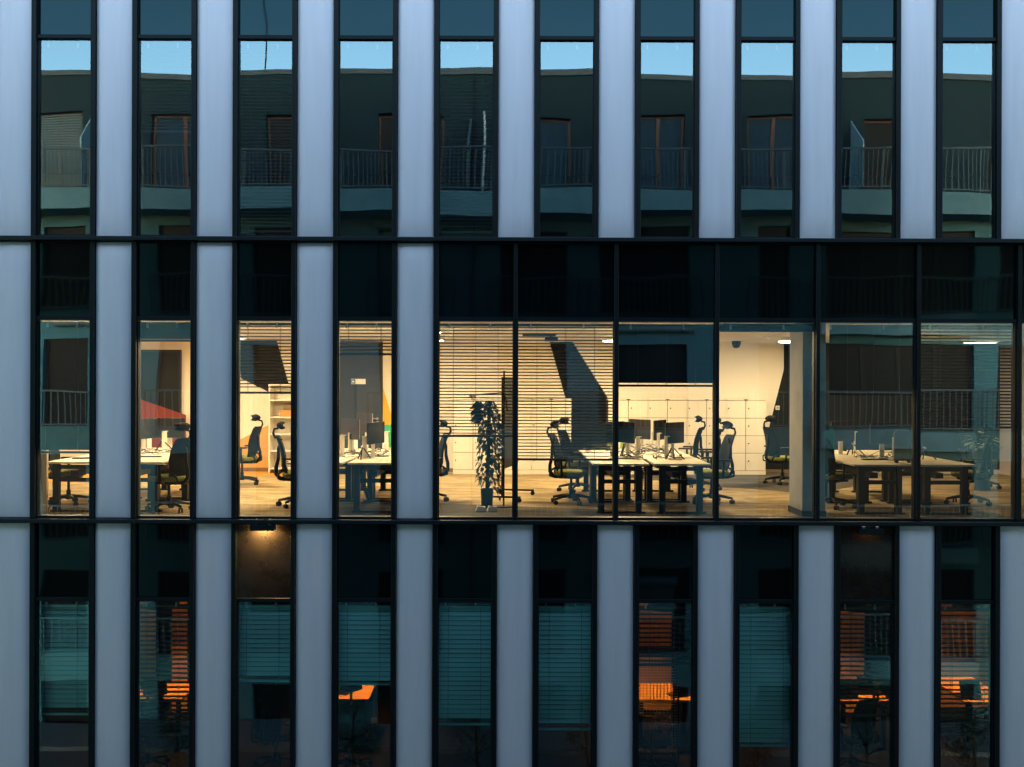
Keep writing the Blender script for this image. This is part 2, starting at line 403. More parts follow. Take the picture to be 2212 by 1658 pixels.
# ceiling joints: thin darker strips between tiles
j = MB()
for k in range(-8, 9): j.box(k*1.2-.006, k*1.2+.006, .4, 9.0, ceil_z(1)-.003, ceil_z(1)-.001)
for k in range(1, 15): j.box(XL+.3, XR-.3, k*.6-.005, k*.6+.005, ceil_z(1)-.0065, ceil_z(1)-.0045)
j.build('ceiling_grid', mat('ceiling joint', (.4,.37,.34), .7), OB)
# air diffuser in the ceiling
v = at(1165, 716, 5.5)
m = MB()
for k in range(5): m.box(v.x-.3, v.x+.3, v.y-.3+.13*k, v.y-.24+.13*k, ceil_z(1)-.03, ceil_z(1)-.008)
m.build('air_vent', M['grey_paint'], OB)

# ------------------------------------------------------------------ ceiling lamps
def disc_lamp(x, y, z, label, m, r=.33):
    t = thing('ceiling_lamp', label, 'lamp', (x, y, z), 0, 'round ceiling lamps of the lit office')
    MB().lathe([(r, 0), (r+.02, -.005), (r+.02, -.05), (r, -.058)], 28).build('housing', M['white'], t, smooth=False)
    MB().lathe([(r-.004, -.0585), (r-.004, -.066), (r-.03, -.072)], 28).build('diffuser', m, t)
    return t
zl = ceil_z(1)-.004
LL = [(-8.6,6.8),(-5.5,6.8),(-1.65,6.8),(2.07,6.8),(5.55,7.0),(-5.9,4.0),(-3.3,4.0),(-1.5,4.0),(2.1,4.0),(5.95,4.3)]  # the row over the desks is added out of view to brighten them
nm = ['hidden beyond the left edge', 'above the orange floor strip at the bookcase', 'above the wall between lockers and dark door', 'beside the dark wedge on the wall',
      'beside the yellow wall near the column', 'added unseen over the desks of the red wall office', 'added unseen over the desks before the dark grey wall', 'added unseen between desks and plant', 'added unseen over the desks full of monitors', 'added unseen over the desks right of the concrete column']
for (x, y), n_ in zip(LL, nm): disc_lamp(x, y, zl, 'round lit ceiling lamp '+n_, M['lamp_half'] if x > 5.8 else M['lamp'])
disc_lamp(9.15, 6.9, zl, 'flat round dim ceiling lamp in the dark right hand office', M['lamp_dim'], .36)

# ------------------------------------------------------------------ office chair
def make_chair():
    t = thing('office_chair', 'chair', 'chair', group='black office chairs with headrests')
    sc = MB(); sc.loft([[Vector((x*s1, y*s2, z)) for x, y in [(.24*math.copysign(abs(math.cos(a))**.5, math.cos(a)), .245*math.copysign(abs(math.sin(a))**.5, math.sin(a))) for a in [2*PI*k/24 for k in range(24)]]] for s1, s2, z in ((.9,.9,.43),(1,1,.445),(1,1,.485),(.93,.93,.505),(.6,.6,.508))])
    sc.build('seat', M['seat'], t, smooth=True)
    MB().box(-.17, .16, -.16, .16, .385, .432).build('seat_shell', M['black'], t, bevel=.02)
    prof = [(-.20,.50,.19),(-.235,.60,.225),(-.235,.72,.235),(-.262,.86,.225),(-.31,1.0,.20),(-.335,1.045,.17)]
    rings = []
    for x, z, w in prof:
        r = []
        for k in range(9):
            q = -1+k/4; r.append(Vector((x+.045*q*q, w*q, z)))
        for k in range(9):
            q = 1-k/4; r.append(Vector((x+.045*q*q-.022, w*q, z)))
        rings.append(r)
    b = MB(); b.loft(rings); bo = b.build('backrest', M['mesh'], t, smooth=True)
    sp = MB(); sp.tube([(-.255,0,1.0),(-.30,0,.85),(-.30,0,.7),(-.33,0,.58),(-.33,0,.48),(-.27,0,.41),(-.1,0,.40)], [.018,.022,.025,.028,.03,.03,.03], 8)
    for sg in (-1, 1): sp.tube([(-.20,.20*sg,.56),(-.29,.19*sg,.50),(-.30,.16*sg,.43),(-.22,.11*sg,.40),(-.08,.08*sg,.405)], .016, 6)
    sp.build('back_frame', M['black'], t, smooth=True)
    h = MB(); h.tube([(-.34,0,1.0),(-.375,0,1.08),(-.36,0,1.14),(-.30,0,1.15)], .017, 8)
    ho = h.build('headrest_arm', M['black'], t, smooth=True)
    rings = []
    for q in [-1,-.75,-.4,0,.4,.75,1]:
        w = .055*(1-.35*q*q); yy = .145*q; xx = -.305+.05*q*q
        rings.append([Vector((xx+.5*w*math.cos(a)+.055*math.sin(a)**2, yy, 1.195+1.15*w*math.sin(a))) for a in [2*PI*k/12 for k in range(12)]])
    hr = MB(); hr.loft(rings); hr.build('headrest', M['mesh'], t, smooth=True)
    for sg in (-1, 1):
        ar = MB(); ar.tube([(-.08,.2*sg,.42),(-.09,.29*sg,.44),(-.09,.30*sg,.66)], [.02,.022,.018], 8)
        ao = ar.build('armrest', M['black'], t, smooth=True)
        MB().box(-.2, .06, .30*sg-.042, .30*sg+.042, .66, .688).build('arm_pad', M['black'], ao, bevel=.012)
    MB().tube([(0,0,.09),(0,0,.22),(0,0,.221),(0,0,.39)], [.032,.032,.02,.02], 12).build('gas_lift', M['black'], t, smooth=False)
    base = MB()
    for k in range(5):
        a = 2*PI*k/5+.3; c_, s_ = math.cos(a), math.sin(a)
        base.tube([(.02*c_,.02*s_,.125),(.16*c_,.16*s_,.115),(.31*c_,.31*s_,.085)], [.03,.024,.017], 8)
    base.lathe([(.0,.08),(.045,.08),(.045,.15),(.0,.15)], 12)
    bo = base.build('star_base', M['black'], t, smooth=True)
    for k in range(5):
        a = 2*PI*k/5+.3; c_, s_ = math.cos(a), math.sin(a); p = Vector((.31*c_, .31*s_, .033)); q = Vector((-s_, c_, 0)).lerp(Vector((c_, s_, 0)), .4).normalized()
        cs = MB()
        for sg in (-1, 1): cs.tube([p+q*(.008*sg), p+q*(.03*sg)], .033, 12)
        cs.tube([p+Vector((0,0,.02)), p+Vector((0,0,.06))], .01, 6)
        cs.build('caster', M['black'], bo)
    return t
chair = make_chair(); chair.scale = (1.05, 1.05, 1.05)
used = [False]
def put_chair(x, y, rz, label, low=None, dx=0):
    v = on_floor(x, y) if low is None else low
    loc = (v.x+dx, v.y, v.z)
    if not used[0]:
        used[0] = True; chair.location = loc; chair.rotation_euler = (0,0,rz); chair['label'] = label; return chair
    c = dup(chair, None, loc, rz, label)
    if low is not None:
        for ch in c.children:
            if ch.name.startswith('seat') and 'shell' not in ch.name:
                ch.material_slots[0].link = 'OBJECT'; ch.material_slots[0].material = M['mesh']  # seat blackened so the lower chairs read as silhouettes
    return c
put_chair(155, 1090, .12, 'office chair tucked under the desk behind the leftmost window', dx=-.05)
put_chair(362, 1104, 2.75, 'big dark office chair seen from behind in the red wall office', dx=.02)
put_chair(516, 1047, PI-.1, 'office chair with yellow seat beside the white bookcase', dx=.06)
put_chair(632, 1094, .2, 'office chair cut by the right frame of the bookcase window', dx=.10)
put_chair(948, 1083, PI+.2, 'office chair at the left edge of the ribbon glazing by the plant', dx=-.2)
put_chair(1240, 1062, .35, 'rear one of two office chairs before the dark wedge', dx=.06)
put_chair(1254, 1088, -.25, 'front one of two office chairs before the dark wedge', dx=-.15)
put_chair(1534, 1088, PI+.12, 'nearest office chair right of the monitors with yellow green seat', dx=.02)
put_chair(1502, 1058, PI-.15, 'second office chair right of the monitors in front of lockers', dx=.12)
put_chair(1466, 1048, PI-.3, 'farthest office chair right of the monitors, without visible headrest', dx=.1)
put_chair(1690, 1046, .25, 'office chair against the dark grey wall left of the concrete column')
put_chair(1813, 1097, .5, 'office chair with lit yellow green seat just right of the concrete column', dx=-.1)
put_chair(2070, 1090, PI-.4, 'office chair in shadow under the rightmost pale desk', dx=.15)
put_chair(2117, 1055, .3, 'distant office chair in the dark right hand office')

# ------------------------------------------------------------------ desks
def make_desk():
    t = thing('desk', 'desk', 'desk', group='pale office desks in back to back groups')
    MB().box(-.415, .415, 0, 1.66, .712, .74).build('desk_top', M['desk'], t, bevel=.003, seg=1)
    for yy in (.10, 1.50):
        l = MB(); l.box(-.33, -.24, yy-.03, yy+.05, .03, .71); l.box(.22, .31, yy-.03, yy+.05, .03, .71)
        l.box(-.36, .36, yy-.035, yy+.045, 0, .03); l.box(-.24, .22, yy, yy+.03, .44, .50); l.box(-.24, .22, yy, yy+.03, .63, .69)
        l.build('leg_frame', M['black'], t)
    MB().box(-.12, .0, .2, 1.45, .52, .60).build('cable_tray', M['black'], t)
    return t
desk0 = make_desk(); dused = [False]
def put_desk(x, y, label):
    loc = (x, y, floor_z(1))
    if not dused[0]:
        dused[0] = True; desk0.location = loc; desk0['label'] = label; return
    dup(desk0, None, loc, 0, label)
YD = 1.98
clus = [(-6.84, -5.11, 'far left group'), (-3.31, -1.58, 'group behind the bookcase window and its neighbour'), (1.19, 2.92, 'group full of monitors before the lockers'), (5.02, 6.82, 'group in the dim right office')]
for xa, xb, nm_ in clus:
    xm = (xa+xb)/2; o = (xb-xa)/2-.415
    for sx, sn in ((-1, 'left'), (1, 'right')):
        for yy, yn in ((YD, 'front'), (YD+1.67, 'rear')):
            put_desk(xm+sx*o, yy, f'pale desk at {yn} {sn} of the {nm_}')
ZD = floor_z(1)+.74

# ------------------------------------------------------------------ things on desks
def on_desk(x, y): return on_floor(x, y, .74)
def stand_parts(t, h=.34):
    MB().box(-.045, .045, -.010, .010, .008, h).build('stand', M['stand'], t, bevel=.003, seg=1)
    MB().box(-.045, .045, -.045, .010, h, h+.008).build('top_lip', M['stand'], t)
    MB().box(-.13, .13, -.10, .10, 0, .008).build('foot', M['stand'], t, bevel=.003, seg=1)
def make_stand():
    t = thing('monitor_stand', 's', 'stand', group='empty white monitor stands'); stand_parts(t); return t
def make_monitor():
    t = thing('monitor', 'm', 'monitor', group='black monitors on white stands'); stand_parts(t, .40)
    sc = MB(); sc.box(-.27, .27, -.058, -.046, .22, .56); sc.build('screen', M['screen'], t, bevel=.004, seg=1)
    bk = MB(); bk.prism([(-.262,.228),(.262,.228),(.262,.552),(-.262,.552)], Matrix(((1,0,0,0),(0,0,1,0),(0,1,0,0),(0,0,0,1))), -.0455, -.03)
    bk.box(-.09, .09, -.03, -.012, .30, .50); bo = bk.build('back_cover', M['screen_back'], t)
    lg = MB()
    for q in (-.014, .006): lg.add([(q,-.0105,.40),(q+.006,-.0105,.40),(q+.018,-.0105,.445),(q+.012,-.0105,.445)], [(0,3,2,1)])
    lg.build('emblem', M['steel'], bo)
    return t
st0, mo0 = make_stand(), make_monitor(); su = [0]; mu = [0]
def put_stand(x, y, rz, label):
    v = on_desk(x, y); v.y = min(v.y, YD+3.1); v.x = v.x if v.y < YD+3.1 else (U(x, y)[0]-CX)*(v.y+D)/F
    if not su[0]: su[0] = 1; st0.location = v; st0.rotation_euler = (0,0,rz); st0['label'] = label; return
    dup(st0, None, v, rz, label)
def put_monitor(x, Y, rz, label, up=0):
    k = (D+Y)/F; v = Vector(((U(x, 940)[0]-CX)*k, Y, ZD))
    if not mu[0]: mu[0] = 1; mo0.location = v; mo0.rotation_euler = (0,0,rz); mo0['label'] = label; return
    c = dup(mo0, None, v, rz, label)
    if up:
        for ch in c.children:
            if ch.name.startswith('back'): ch.material_slots[0].link = 'OBJECT'; ch.material_slots[0].material = M['back_lit']
            if ch.name.startswith(('back', 'screen')): ch.location.z += up
for x, y, rz, lb in ((1377.5,992,.9,'nearest empty white monitor stand on the left desk before the lockers'),(1438.5,990,.95,'empty white monitor stand beside the folding laptop rest before the lockers'),
    (1422,980.5,1.0,'middle empty white monitor stand in the cables before the lockers'),(1408,974,1.0,'farthest empty white monitor stand in the row before the lockers'),
    (1336,974,.9,'empty white monitor stand at the mullion with a green screen behind'),
    (739,988,.9,'leftmost white monitor stand behind the window with the dark grey wall'),(756.5,981,.95,'second white monitor stand in front of the dark grey wall'),
    (768,975,.95,'third and farthest white monitor stand in front of the dark grey wall'),(788,991,.8,'white monitor stand with a tablet leaning on it'),(834.7,976,1.0,'white monitor stand next to the white canister and green screen'),
    (322,972,1.0,'white monitor stand left on the desk in the red wall office'),(355,976,.9,'white monitor stand with cables in the red wall office'),
    (1846,976,1.1,'white monitor stand between two monitors in the dim right office'),(1930,993,1.0,'white monitor stand against the brown desk divider')):
    put_stand(x, y, rz, lb)
for x, Y, rz, lb, *up in ((1357,3.5,-1.15,'monitor seen edge-on at the left of the group before the lockers'),(1386,4.7,-.95,'monitor showing its back, rear left of the group before the lockers'),
    (1420,4.4,1.05,'monitor turned sideways in the middle of the group before the lockers'),(1452,3.4,.85,'largest monitor, in front of the farthest chair before the lockers'),
    (1322,3.6,.9,'monitor half hidden by blind slats behind the second ribbon pane'),
    (762,3.9,-.85,'left monitor with its back to the window before the dark grey wall', .02),(792,4.9,-.9,'tallest monitor with its back to the window before the dark grey wall', .09),(806,3.0,1.2,'monitor turned edge-on above the black keyboard'),
    (853,3.6,1.4,'monitor cut by the window frame next to the fire signs'),
    (310,4.2,1.2,'monitor edge-on at the left of the red wall office'),(366,4.6,.1,'wide monitor facing the window in front of the red corner'),
    (1816,4.2,.5,'monitor facing the room next to the green screen in the dim office'),(1905,3.4,.35,'big monitor beside the brown desk divider in the dim office')):
    put_monitor(x, Y, rz, lb, *up)
def laptop_stand(x, y, rz, label):
    v = on_desk(x, y)
    t = thing('laptop_stand', label, 'laptop stand', v, rz, 'folding laptop stands')
    MB().tube([(-.12,-.03,.01),(-.02,0,.19)], .012, 6).build('leg', M['black'], t)
    MB().tube([(.17,-.04,.012),(.0,0,.19)], .010, 6).build('leg', M['black'], t)
    MB().tube([(.03,.10,.01),(-.005,0,.19)], .010, 6).build('leg', M['black'], t)
    MB().tube([(-.01,-.02,.19),(-.01,.02,.19)], .02, 10).build('hinge', M['steel'], t)
laptop_stand(1454, 994, 0, 'folding black laptop stand on the front desk before the lockers')
laptop_stand(1350, 986, .6, 'folding black laptop stand near the mullion before the lockers')
laptop_stand(784, 993, 1.2, 'folding black laptop stand leaning by the dark grey wall window')
laptop_stand(1843, 984, .1, 'folding black laptop stand in the dim office beside the column')
laptop_stand(1998, 995, .2, 'folding black laptop stand on the rightmost pale desk')
laptop_stand(352, 976, .4, 'folding black laptop stand in the red wall office')
def cable_tangle(x, y, label, n=9, spread=.35, h=.06, under=False):
    rr = random.Random(int(x*7+y)); m = MB(); v = on_desk(x, y)
    for k in range(n):
        p = Vector((rr.uniform(-spread, spread), rr.uniform(-spread, spread)*.9, rr.uniform(0, h))); pts = [p.copy()]
        d = rr.uniform(0, 6.28)
        for q in range(12):
            d += rr.uniform(-.9, .9); st = .055
            p = p+Vector((math.cos(d)*st, math.sin(d)*st, 0)); p.x = max(-spread, min(spread, p.x)); p.y = max(-spread, min(spread, p.y))
            p.z = max(.006, min(h*1.6, p.z+rr.uniform(-.03, .03))); pts.append(p.copy())
        m.tube(pts, .0045, 5)
    o = m.build('cable_tangle', M['black'], None, smooth=True); o.location = v
    return tag(o, label, 'cables', 'loose black cables on desks')
cable_tangle(1400, 981, 'tangle of black cables between the monitor stands before the lockers', 22, .38, .09)
cable_tangle(1352, 990, 'tangle of black cables at the mullion before the lockers', 14, .26, .08)
cable_tangle(1445, 992, 'tangle of black cables around the front laptop stand before the lockers', 10, .22, .05)
cable_tangle(752, 986, 'tangle of black cables before the dark grey wall, left', 12, .28, .08)
cable_tangle(800, 985, 'tangle of black cables by the keyboard before the dark grey wall', 14, .3, .07)
cable_tangle(846, 978, 'tangle of black cables beside the white canister', 10, .22, .1)
cable_tangle(335, 980, 'tangle of black cables on the desk of the red wall office', 10, .3, .06)
cable_tangle(1900, 992, 'tangle of black cables in the dim right office', 12, .3, .07)
cable_tangle(1300, 975, 'bundle of black cables behind the blind of the second ribbon pane', 12, .3, .12)
def hang_cables(x, y, label, n=7):
    rr = random.Random(int(x)); v = on_desk(x, y); m = MB()
    for k in range(n):
        a, b = rr.uniform(-.35, .1), rr.uniform(-.1, .35); dp = rr.uniform(.1, .28); y0 = rr.uniform(0, .5)
        m.tube([(a+(b-a)*q/10+.02*math.sin(q*1.7+k), y0, -.05-dp*math.sin(PI*q/10)) for q in range(11)], .005, 5)
    o = m.build('hanging_cables', M['black'], None, smooth=True); o.location = v
    tag(o, label, 'cables', 'cables hanging below desks')
hang_cables(1390, 990, 'loops of cable hanging under the desks before the lockers', 10)
hang_cables(805, 990, 'loops of cable hanging under the desks before the dark grey wall', 10)
hang_cables(1900, 992, 'loops of cable hanging under the desks in the dim office', 6)
def cable_spine(x, y, label, lean):
    v = on_floor(x, y); m = MB()
    n = 16
    for k in range(n):
        q = k/(n-1); c = (lean*(1-q)**1.5, 0, .04+.5*q)
        m.tube([(c[0]-.002, c[1], c[2]), (c[0], c[1], c[2]+.022)], .042, 10)
    m.tube([(lean*(1-q/10)**1.5, 0, .02+.52*q/10) for q in range(11)], .018, 6)
    m.lathe([(.10,0),(.10,.012),(.06,.03)], 14, (lean, 0, 0))
    o = m.build('cable_spine', M['black'], None); o.location = v; tag(o, label, 'cable guide', 'ribbed cable spines under desks')
cable_spine(1386, 1086, 'ribbed black cable spine under the desks before the lockers', -.03)
cable_spine(778, 1085, 'ribbed black cable spine bending to the floor before the dark grey wall', .14)
# keyboards, tablet, canister, phone
def keyboard(x, y, rz, label):
    t = thing('keyboard', label, 'keyboard', on_desk(x, y), rz, 'black keyboards')
    MB().box(-.2, .2, -.065, .065, 0, .014).build('case', M['black'], t, bevel=.004)
    k = MB()
    for a in range(14):
        for b in range(5): k.box(-.19+a*.0272, -.167+a*.0272, -.056+b*.0226, -.037+b*.0226, .014, .020)
    k.build('keys', M['screen_back'], t)
keyboard(812, 987, .25, 'black keyboard on the desk before the dark grey wall')
keyboard(1345, 992, -.2, 'black keyboard among cables at the mullion before the lockers')
keyboard(1890, 994, .1, 'black keyboard on the dim desk beside the brown divider')
keyboard(187, 991, .2, 'black keyboard at the right edge of the leftmost window')
keyboard(320, 988, .1, 'black keyboard on the desk in the red wall office')
v = on_desk(832, 980)
t = thing('canister', 'white cylindrical canister on the desk beside the green screen', 'canister', v)
MB().lathe([(.0,0),(.045,0),(.047,.01),(.047,.15),(.044,.155)], 20).build('body', M['cup'], t, smooth=False)
MB().lathe([(.044,.155),(.049,.157),(.049,.172),(.0,.176)], 20).build('lid', M['white'], t)
# dividers and green screens
def felt(x0, x1, ytop, Y, m, label, name='desk_divider', cat='divider'):
    a, b = at(x0, ytop, Y), at(x1, ytop, Y); w = b.x-a.x; h = a.z-ZD
    t = thing(name, label, cat, (a.x, Y, ZD), 0, 'felt screens on desks')
    pl = [(0,.03),(w,.03),(w,h-.05),(w-.015,h-.015),(w-.05,h),(.05,h),(.015,h-.015),(0,h-.05)]
    MB().prism(pl, Matrix(((1,0,0,0),(0,0,1,0),(0,1,0,0),(0,0,0,1))), -.015, .015).build('panel', m, t)
    for q in (.15, .85): MB().box(w*q-.02, w*q+.02, -.03, .03, 0, .03).build('clamp', M['black'], t)
felt(827, 862, 918, 5.25, M['green'], 'green felt screen behind the white canister')
felt(1312, 1352, 918, 5.2, mat('lime felt', (.28,.34,.03), .85), 'lime green screen half hidden by the mullion before the lockers')
felt(1776, 1802, 921, 3.2, M['green'], 'green felt screen just right of the concrete column')
felt(1931, 1969, 930, 2.35, M['felt_brown'], 'brown wood-grain divider between the two pale desks in the dim office')
# end panel (wood) at the far left desk
a, b = at(158*.3821+0, 928, 1.75), at(101, 928, 1.75)
t = thing('wooden_post', 'tall pale wooden end post beside the leftmost desk', 'post', (at(96,1000,1.6).x, 1.6, floor_z(1)))
MB().box(-.045, .045, -.03, .03, 0, at(96,929,1.6).z-floor_z(1)).build('post', M['desk'], t, bevel=.004)
MB().box(-.08, .08, -.06, .06, 0, .02).build('foot_plate', M['black'], t)

# ------------------------------------------------------------------ lockers
DOORW, DOORH = .0, .0
YLF = 8.55
def make_locker():
    t = thing('locker_cabinet', 'l', 'lockers', group='white lockers along the rear wall')
    w, h = .852, 1.57
    MB().box(.003, w-.003, .02, .46, 0.0, h).build('body', M['felt_brown'], t)  # dark body colour puts shade into the gaps between doors
    MB().box(0, w, -.004, .46, h, h+.025).build('top', M['locker'], t, bevel=.003, seg=1)
    MB().box(w/2-.04, w/2+.04, -.008, -.004, h+.004, h+.020).build('name_plate', M['black'], t)
    MB().box(.003, w-.003, -.003, .02, 0, .085).build('plinth', M['locker'], t)
    for c in range(2):
        for r in range(4):
            x0 = c*w/2+.006; z0 = .09+r*.369+.003
            d = MB().box(x0, x0+w/2-.012, 0, .019, z0, z0+.359).build('door', M['locker'], t, bevel=.003, seg=1)
            k = MB(); k.tube([(x0+.055, -.001, z0+.2), (x0+.055, -.018, z0+.2)], .013, 8); k.box(x0+.05, x0+.06, -.04, -.016, z0+.19, z0+.215)
            k.build('lock', M['black'], d)
    return t
lk = make_locker()
px = [1313.4, 1397.9, 1482.3, 1566.8]
pos = [('leftmost of the right hand locker row, behind the monitors', 1313.4), ('second in the right hand locker row, behind the tall monitors', 1397.9), ('third in the right hand locker row, behind the chair headrests', 1482.3), ('last before the dark grey wall in the right hand locker row', 1566.8),
       ('first in the left hand row, left of the plant', 977.8), ('second in the left hand row, behind the climbing plant', 1062.3), ('third in the left hand row, touching the dark wedge', 1146.8)]
for i, (nm_, p) in enumerate(pos):
    v = at(p, 1024, YLF); loc = (v.x, YLF, floor_z(1)); lb = 'white locker cabinet '+nm_
    if i == 0: lk.location = loc; lk['label'] = lb
    else: dup(lk, None, loc, 0, lb)
# bookcase
v = at(579.5, 1020, 8.5); sc_ = 1.0
bk = thing('bookcase', 'tall white open bookcase with five shelves beside the ochre wall', 'bookcase', (v.x, 8.5, floor_z(1)))
bw, bh = at(652, 1020, 8.5).x-v.x, at(579, 830, 8.5).z-floor_z(1)
MB().box(0, .03, 0, .4, 0, bh).build('side_panel', M['locker'], bk); MB().box(bw-.03, bw, 0, .4, 0, bh).build('side_panel', M['locker'], bk)
MB().box(.03, bw-.03, .38, .40, 0, bh).build('back_panel', M['locker'], bk); MB().box(.03, bw-.03, .0, .38, bh-.03, bh).build('top', M['locker'], bk)
for yy in (864, 901, 938, 974, 1012):
    z = at(600, yy, 8.5).z-floor_z(1); MB().box(.03, bw-.03, .004, .38, z-.024, z).build('shelf', M['locker'], bk)
z9 = at(600, 901, 8.55).z
a, b = at(605, 890, 8.6), at(640, 890, 8.6)
bx = thing('storage_box', 'orange storage box with lid on the second bookcase shelf', 'box', (a.x, 8.6, z9))
MB().box(0, b.x-a.x, 0, .25, 0, .14).build('body', M['cardboard'], bx, bevel=.006); MB().box(.07, b.x-a.x, .02, .22, .14, .25).build('lid', M['felt_brown'], bx, bevel=.01)
# signs on the walls
def sign(x0, x1, y0, y1, m, label, icon=None):
    a, b = at(x0, y0, YW-.06), at(x1, y1, YW-.06)
    t = thing('wall_sign', label, 'sign', ((a.x+b.x)/2, YW-.06, b.z)); w, h = (b.x-a.x), a.z-b.z
    MB().box(-w/2, w/2, 0, .012, 0, h).build('plate', m, t)
    return t, w, h
t, w, h = sign(758.5, 789.5, 819, 830.3, M['white'], 'white sign with blue camera pictogram on the dark grey wall')
sq = MB().box(-w/2+.004, -w/2+.092, -.004, 0, .008, h-.008).build('blue_square', M['blue'], t)
ic = MB(); ic.tube([(-w/2+.022,-.006,h*.55),(-w/2+.07,-.006,h*.42)], .014, 8); ic.box(-w/2+.02, -w/2+.028, -.007, -.0045, h*.2, h*.5); ic.build('camera_icon', M['white'], sq)
for y0, y1, lb in ((858, 867.5, 'upper small red and white fire sign by the yellow triangle'), (872, 881.5, 'lower small red and white fire sign by the yellow triangle')):
    t, w, h = sign(847, 858, y0, y1, M['red'], lb)
    MB().box(-w*.2, w*.25, -.003, 0, h*.25, h*.75).build('pictogram', M['white'], t)
t, w, h = sign(1675.5, 1684, 877, 886, M['white'], 'small white switch plate on the dark grey wall by the column')
MB().tube([(0,-.02,h/2),(0,0,h/2)], .025, 12).build('knob', M['steel'], t)
# dome camera near the ceiling above the lockers
v = at(1590.5, 741, 8.3)
t = thing('security_camera', 'small dark dome camera under the ceiling above the lockers', 'camera', (v.x, 8.3, ceil_z(1)-.002))
MB().lathe([(.09,0),(.09,-.06),(.085,-.075)], 18).build('mount', M['grey_paint'], t); MB().lathe([(.083,-.075),(.075,-.11),(.05,-.14),(.0,-.15)], 18).build('dome', M['black'], t, smooth=True)
v = at(1191, 727, 5.5)
t = thing('projector', 'small dark projector hanging from the ceiling behind the second ribbon pane', 'projector', (v.x, 5.5, ceil_z(1)-.002))
MB().box(-.12, .12, -.1, .1, -.13, -.07).build('body', M['black'], t, bevel=.015); MB().tube([(0,0,0),(0,0,-.07)], .02, 8).build('mount', M['black'], t)

# ------------------------------------------------------------------ climbing plant, lamp, whiteboard, sockets
v = on_floor(1052, 1098)
t = thing('climbing_plant', 'tall climbing plant with drooping heart shaped leaves in a dark pot', 'plant', v)
MB().lathe([(0,0),(.085,0),(.10,.30),(.09,.30),(.085,.26),(0,.26)], 20).build('pot', M['black'], t)
HP = at(1052, 868, v.y).z-v.z
MB().tube([(0,0,.2),(.02,0,.9),(.03,.0,HP)], .03, 8).build('moss_pole', M['bark'], t, smooth=True)
lf = MB(); rr = random.Random(3)
def heart(c, a, s_, droop):
    dn = Vector((math.cos(a)*droop, math.sin(a)*droop, -1+droop*.3+rr.uniform(-.15,.2))).normalized(); sd = dn.cross(Vector((math.cos(a), math.sin(a), rr.uniform(-.3,.5)))).normalized(); nr = dn.cross(sd)
    cu = nr*s_*rr.uniform(-.25, .3)
    pts = [c, c+dn*s_*.2+sd*s_*.42, c+dn*s_*.75+sd*s_*.36, c+dn*s_*1.5+cu, c+dn*s_*.75-sd*s_*.36, c+dn*s_*.2-sd*s_*.42, c+dn*s_*.65+nr*s_*.13]
    lf.add(pts, [(0,1,6),(1,2,6),(2,3,6),(3,4,6),(4,5,6),(5,0,6)])
clump = [(rr.uniform(.35, HP), rr.uniform(0, 6.28), rr.uniform(.03, .10)) for k in range(12)]
for k in range(330):
    z = .25+(HP-.22)*rr.random()**.85; a = rr.uniform(0, 6.28)
    rad = rr.uniform(.02, .10)*(.6+.5*min(1, z/1.0))
    for cz, ca, cr in clump: rad += cr*math.exp(-((z-cz)/.13)**2)*max(0, math.cos(a-ca))
    heart(Vector((math.cos(a)*rad+.02, math.sin(a)*rad, z)), a, rr.uniform(.03, .085), rr.uniform(.2, .8))
vines = MB()
for k in range(11):                    # trailing vines
    a = rr.uniform(0, 6.28); z = rr.uniform(.75, HP+.02); L = rr.uniform(.35, .95); p = Vector((.02, 0, z)); pts = [p.copy()]
    for q in range(12):
        d_ = .030 if q < 5 else .004
        p = p+Vector((math.cos(a)*d_+rr.uniform(-.008,.008), math.sin(a)*d_+rr.uniform(-.008,.008), .015 if q < 2 else -L/10)); pts.append(p.copy())
        if q > 1:
            for w in range(2): heart(p+Vector((rr.uniform(-.02,.02), rr.uniform(-.02,.02), 0)), a+rr.uniform(-1.4,1.4), rr.uniform(.03,.075), rr.uniform(.3,.9))
    vines.tube(pts, .004, 5)
vines.build('stem', M['bark'], t)
for k in range(16):                    # long drooping leaves at the top left
    a = rr.uniform(2.2, 4.2); c = Vector((-.05, 0, HP-.05-rr.uniform(0,.25))); d1 = Vector((math.cos(a), math.sin(a)*.5, .3)).normalized(); L = rr.uniform(.12, .26)
    tip = c+d1*L+Vector((0,0,-.12)); md = c+d1*L*.55+Vector((0,0,.02)); sd = d1.cross(Vector((0,0,1))).normalized()*.03
    lf.add([c, md+sd+Vector((0,0,.02)), tip, md-sd-Vector((0,0,.02))], [(0,1,2),(0,2,3)])
lf.build('leaves', M['leaf'], t)
v2 = on_floor(1088, 1096)
t = thing('floor_lamp', 'slim black floor lamp with a long horizontal arm behind the plant', 'lamp', v2)
top = at(1088, 852, v2.y).z-v2.z; ax = at(1016, 854, v2.y).x-v2.x
MB().lathe([(0,0),(.15,0),(.15,.02),(0,.025)], 20).build('foot', M['black'], t); MB().tube([(0,0,.02),(0,0,top+.36)], .014, 8).build('pole', M['black'], t)
MB().tube([(.05,0,top-.25),(.03,0,top-.06),(-.02,0,top+.02),(ax*.6,0,top),(ax+.08,0,top-.015)], .010, 8).build('arm', M['black'], t, smooth=True)
MB().lathe([(0,.03),(.05,.02),(.075,-.02),(.06,-.03),(0,-.028)], 16, (ax+.02, 0, top-.03)).build('lamp_head', M['steel'], t)
v3 = on_floor(1101, 1077)
t = thing('whiteboard', 'dark edge of a rolling whiteboard standing side-on behind the plant', 'whiteboard', v3, 1.36)
hb = at(1101, 818, v3.y).z-v3.z
MB().box(-.55, .55, -.012, .012, .55, hb).build('board', M['black'], t)
f = MB()
for sx in (-.57, .55): f.box(sx, sx+.02, -.018, .018, .1, hb+.02)
